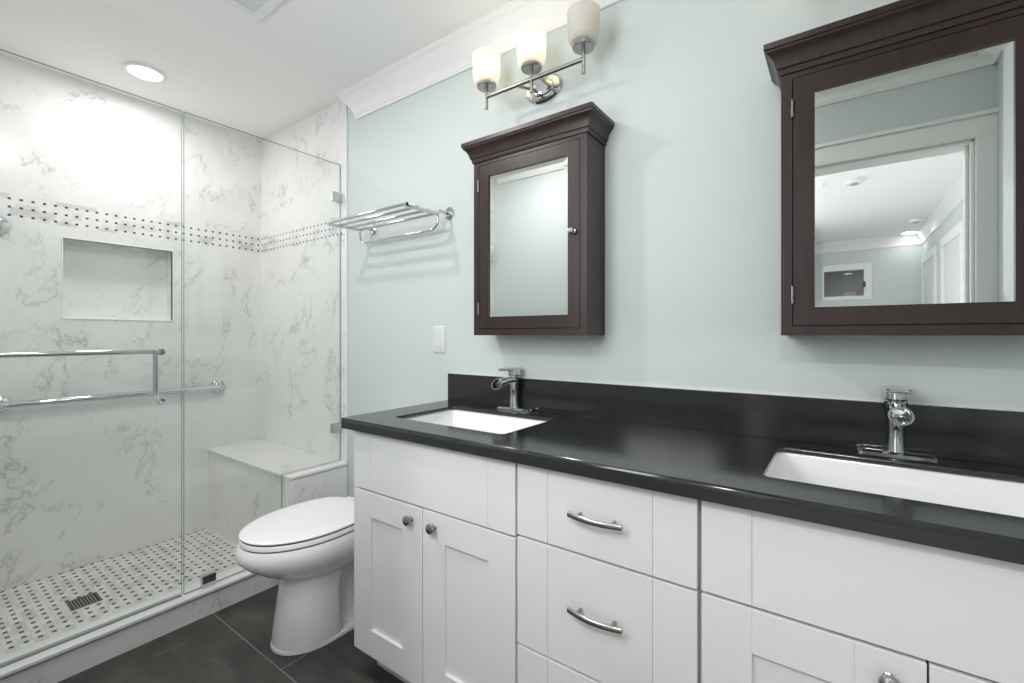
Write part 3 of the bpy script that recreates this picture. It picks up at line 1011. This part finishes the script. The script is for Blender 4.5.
def make_faucet(cx, cy, label):
    z0 = 0.885
    t = thing('faucet', label, 'faucet', (cx, cy, z0), 'chrome sink faucets')
    rings = []
    for z, d in ((0, 0), (0.004, 0), (0.0085, 0.004), (0.010, 0.009)):
        rings.append([(p[0], p[1], z0 + z) for p in rrect(cx - 0.074 + d, cx + 0.074 - d, cy - 0.019 + d, cy + 0.019 - d, 0.010)])
    MB().loft(rings).build('deck_plate', 'chrome', t, smooth=True)
    MB().lathe([(0.0188, 0.009), (0.0182, 0.014), (0.0165, 0.035), (0.0155, 0.06), (0.0165, 0.085), (0.0195, 0.106), (0.0220, 0.118), (0.0225, 0.128), (0.021, 0.130), (0, 0.130)], (cx, cy, z0), 'z', 32).build('body', 'chrome', t, smooth=True)
    # spout: an open trough that widens to a round mouth tilted upwards
    def ring(y, z, rx, rz, tilt, n=28):
        out = []
        for k in range(n):
            a = 2 * PI * k / n
            u, v = rx * math.cos(a), rz * math.sin(a)
            out.append((cx + u, cy + y + v * math.sin(tilt), z0 + z + v * math.cos(tilt)))
        return out
    prof = [(0.006, 0.114, 0.0165, 0.0125, 0.0), (-0.025, 0.116, 0.0165, 0.0125, R(4)), (-0.060, 0.115, 0.0175, 0.0135, R(10)), (-0.088, 0.111, 0.0195, 0.0165, R(20)), (-0.106, 0.108, 0.0220, 0.0215, R(28)), (-0.110, 0.108, 0.0225, 0.0222, R(30))]
    outer = [ring(*p) for p in prof]
    inner = [ring(p[0], p[1], p[2] - 0.0032, p[3] - 0.0032, p[4]) for p in reversed(prof)]
    MB().loft(outer + inner[:4], caps=(True, True)).build('spout', 'chrome', t, smooth=True, angle=50)
    w = MB().lathe([(0.0215, 0.131), (0.0235, 0.134), (0.0235, 0.156), (0, 0.156)], (cx, cy, z0), 'z', 32)
    rings = []
    for z, d in ((0.152, 0.001), (0.154, 0), (0.160, 0), (0.162, 0.0015)):
        rings.append([(p[0], p[1], z0 + z) for p in rrect(cx - 0.0235 + d, cx + 0.0235 - d, cy - 0.075 + d, cy + 0.0225 - d, 0.008)])
    w.loft(rings)
    w.build('lever', 'chrome', t, smooth=True)
    return t


fa = make_faucet(-1.004, 1.413, FAUL[0])
copy_thing(fa, (0.110 + 1.004, 0, 0), FAUL[1])

# ------------------------------------------------------------------ mirror cabinets
MCL = ['dark espresso medicine cabinet with mirror door above the left sink', 'large reddish espresso medicine cabinet with mirror door reflecting the bedroom, cropped at right']
CY = 1.318


def make_medicine(x0, label):
    x1 = x0 + 0.472
    zb, zc, ztop = 1.169, 1.829, 1.891
    t = thing('medicine_cabinet', label, 'mirror cabinet', ((x0 + x1) / 2, YB, zb), 'espresso mirror cabinets')
    dx0, dx1, dz0, dz1 = x0 + 0.026, x1 - 0.026, zb + 0.025, zc - 0.026
    w = MB()
    # sides, top, bottom, back behind a face frame
    yf = CY + 0.019
    w.box(x0, x0 + 0.018, yf, YB, zb, zc).box(x1 - 0.018, x1, yf, YB, zb, zc).box(x0 + 0.018, x1 - 0.018, yf, YB, zb, zb + 0.018).box(x0 + 0.018, x1 - 0.018, yf, YB, zc - 0.018, zc)
    w.box(x0 + 0.018, x1 - 0.018, YB - 0.008, YB, zb + 0.018, zc - 0.018)
    w.box(x0, dx0 - 0.002, CY, yf, zb, zc).box(dx1 + 0.002, x1, CY, yf, zb, zc)
    w.box(dx0 - 0.002, dx1 + 0.002, CY, yf, zb, dz0 - 0.002).box(dx0 - 0.002, dx1 + 0.002, CY, yf, dz1 + 0.002, zc)
    w.build('body', 'wood', t)
    # crown: profile (projection, z) swept round front and both sides with mitres
    prof = [(0.0, zc - 0.012), (0.004, zc - 0.011), (0.006, zc - 0.004), (0.006, zc + 0.002), (0.010, zc + 0.004), (0.012, zc + 0.012), (0.016, zc + 0.024), (0.023, zc + 0.035), (0.030, zc + 0.041), (0.031, zc + 0.046), (0.0345, zc + 0.048), (0.0345, ztop), (-0.01, ztop)]
    rings = [[(x0 - p, YB, z) for p, z in prof], [(x0 - p, CY - p, z) for p, z in prof], [(x1 + p, CY - p, z) for p, z in prof], [(x1 + p, YB, z) for p, z in prof]]
    w = MB().loft(rings, caps=(False, False))
    w.box(x0 - 0.012, x1 + 0.012, CY - 0.012, YB, ztop - 0.006, ztop - 0.0005)
    w.build('crown', 'wood', t, smooth=True, angle=20)
    # door frame
    mx0, mx1, mz0, mz1 = dx0 + 0.044, dx1 - 0.043, dz0 + 0.043, dz1 - 0.043
    y0, y1 = CY - 0.0005, CY + 0.018
    w = MB()
    w.box(dx0, mx0, y0, y1, dz0, dz1).box(mx1, dx1, y0, y1, dz0, dz1).box(mx0, mx1, y0, y1, dz0, mz0).box(mx0, mx1, y0, y1, mz1, dz1)
    d = w.build('door', 'wood', t)
    # mirror with bevelled rim
    bw, ym, yo = 0.016, CY + 0.005, CY + 0.0055
    vs = [(mx0, yo, mz0), (mx1, yo, mz0), (mx1, yo, mz1), (mx0, yo, mz1), (mx0 + bw, ym, mz0 + bw), (mx1 - bw, ym, mz0 + bw), (mx1 - bw, ym, mz1 - bw), (mx0 + bw, ym, mz1 - bw),
          (mx0, yo + 0.005, mz0), (mx1, yo + 0.005, mz0), (mx1, yo + 0.005, mz1), (mx0, yo + 0.005, mz1)]
    w = MB().add(vs, [(4, 5, 6, 7), (0, 1, 5, 4), (1, 2, 6, 5), (2, 3, 7, 6), (3, 0, 4, 7), (0, 1, 9, 8), (1, 2, 10, 9), (2, 3, 11, 10), (3, 0, 8, 11), (8, 9, 10, 11)])
    w.build('mirror', 'mirror', d)
    MB().lathe([(0.0, -0.024), (0.006, -0.0235), (0.0105, -0.020), (0.0115, -0.016), (0.009, -0.012), (0.005, -0.010), (0.005, -0.002), (0.008, 0.0), (0.008, 0.001)], (dx1 - 0.022, y0, (zb + zc) / 2 + 0.008), 'y', 24).build('knob', 'chrome', d, smooth=True)
    for z in (dz0 + 0.075, dz1 - 0.075):
        w = MB()
        for k in (-1, 0, 1):
            w.tube([(dx0 - 0.001, CY - 0.003, z + k * 0.0145 - 0.0068), (dx0 - 0.001, CY - 0.003, z + k * 0.0145 + 0.0068)], 0.0042, 10)
        w.build('hinge', 'steel', t, smooth=True)
    return t


mc = make_medicine(-1.125, MCL[0])
copy_thing(mc, (1.007, 0, 0), MCL[1])

# ------------------------------------------------------------------ vanity light
LIT = {0: True, 1: True, 2: False}


def make_vanity_light(cx, label, lit, group):
    yl, zbar = 1.336, 2.066
    t = thing('vanity_light', label, 'wall light', (cx, YB, 2.09), group)
    rings = []
    for rx, rz, y in ((0.078, 0.052, YB), (0.078, 0.052, YB - 0.008), (0.072, 0.046, YB - 0.014), (0.050, 0.030, YB - 0.017), (0.046, 0.027, YB - 0.021), (0.03, 0.018, YB - 0.023)):
        rings.append([(cx - 0.02 + rx * math.cos(2 * PI * k / 40), y, 2.088 + rz * math.sin(2 * PI * k / 40)) for k in range(40)])
    MB().loft(rings).build('back_plate', 'chrome', t, smooth=True)
    w = MB()
    for sx in (-0.045, 0.045):
        w.tube([(cx - 0.02 + sx * 0.6, YB - 0.015, 2.088), (cx - 0.02 + sx, yl + 0.03, 2.074), (cx - 0.02 + sx, yl, zbar)], 0.0055, 12)
    w.build('arm', 'nickel', t, smooth=True)
    MB().tube([(cx - 0.204, yl, zbar), (cx + 0.204, yl, zbar)], 0.0075, 16).build('crossbar', 'nickel', t, smooth=True)
    for i, sx in enumerate((-0.202, 0.0, 0.202)):
        x = cx + sx
        MB().tube([(x, yl, 2.020), (x, yl, 2.106)], 0.0065, 16).build('stem', 'nickel', t, smooth=True)
        MB().lathe([(0.0, 0.0), (0.034, 0.0), (0.0365, 0.003), (0.0365, 0.012), (0.030, 0.015), (0.018, 0.016), (0.018, 0.036), (0, 0.036)], (x, yl, 2.100), 'z', 32).build('holder', 'nickel', t, smooth=True)
        r0 = 2.116
        sh = MB().lathe([(0.030, 0.0), (0.042, 0.002), (0.0485, 0.010), (0.051, 0.030), (0.053, 0.104), (0.0505, 0.104), (0.0485, 0.030), (0.046, 0.012), (0.040, 0.0045), (0.030, 0.0035)], (x, yl, r0), 'z', 40)
        sh.f = [f for f in sh.f if len(f) == 4]
        sh.m = [0] * len(sh.f)
        s = sh.build('shade', 'shade', t, smooth=True)
        on = lit[i]
        MB().lathe([(0.0, 0.078), (0.010, 0.076), (0.019, 0.069), (0.0235, 0.056), (0.021, 0.043), (0.013, 0.030), (0.012, 0.018), (0, 0.018)], (x, yl, r0), 'z', 24).build('bulb', 'bulb' if on else 'bulb_off', t, smooth=True)
        if on:
            lamp('bulb_glow', 'POINT', (x, yl, r0 + 0.094), P_BULB, (1.0, 0.86, 0.66), shadow_soft_size=0.02)
    return t


make_vanity_light(-0.876, 'chrome three-shade vanity light above the left mirror cabinet', (True, True, False), 'vanity wall lights')
make_vanity_light(0.125, 'added chrome three-shade vanity light above the right mirror cabinet, out of view', (True, True, True), 'vanity wall lights')  # second fixture added for its light, outside the view

# ------------------------------------------------------------------ towel rack
t = thing('towel_rack', 'chrome towel shelf of parallel rods on the mint wall', 'towel rack', (-1.645, YB, 1.70))
rx0, rx1, rz = -1.905, -1.383, 1.679
for x in (rx0, rx1):
    MB().lathe([(0.027, 0), (0.027, -0.006), (0.023, -0.010), (0.011, -0.012), (0, -0.012)], (x, YB, 1.701), 'y', 28).build('flange', 'chrome', t, smooth=True)
    MB().tube([(x, YB - 0.005, 1.701), (x, YB - 0.06, 1.698), (x, 1.385, rz + 0.006), (x, 1.205, rz)], 0.0075, 14).build('bracket_arm', 'chrome', t, smooth=True)
for y in (1.210, 1.265, 1.322, 1.380):
    MB().tube([(rx0 - 0.008, y, rz + 0.007), (rx1 + 0.008, y, rz + 0.007)], 0.0065, 14).build('rod', 'chrome', t, smooth=True)
lx0, lx1, lz, rr = rx0 - 0.022, rx1 - 0.006, 1.622, 0.042
pts = [(lx0, 1.392, rz)] + [(lx0 + rr * (1 - math.cos(R(a))), 1.392, lz + rr - rr * math.sin(R(a))) for a in (0, 20, 45, 70, 90)]
pts += [(lx1 - rr * (1 - math.cos(R(a))), 1.392, lz + rr - rr * math.sin(R(a))) for a in (90, 70, 45, 20, 0)] + [(lx1, 1.392, rz)]
MB().tube(pts, 0.0055, 14).build('lower_bar', 'chrome', t, smooth=True)

# ------------------------------------------------------------------ wall switch
t = thing('light_switch', 'white light switch plate on the mint wall under the towel rack', 'switch', (-1.444, YB, 1.15))
rings = [[(p[0], y, p[1]) for p in rrect(-1.480 + d, -1.408 - d, 1.091 + d, 1.208 - d, 0.005)] for y, d in ((YB, 0), (YB - 0.004, 0), (YB - 0.006, 0.003))]
MB().loft(rings).build('plate', 'plate', t, smooth=True)
MB().box(-1.461, -1.427, YB - 0.0085, YB - 0.004, 1.116, 1.183).build('rocker', 'plate', t, bevel=0.0015)
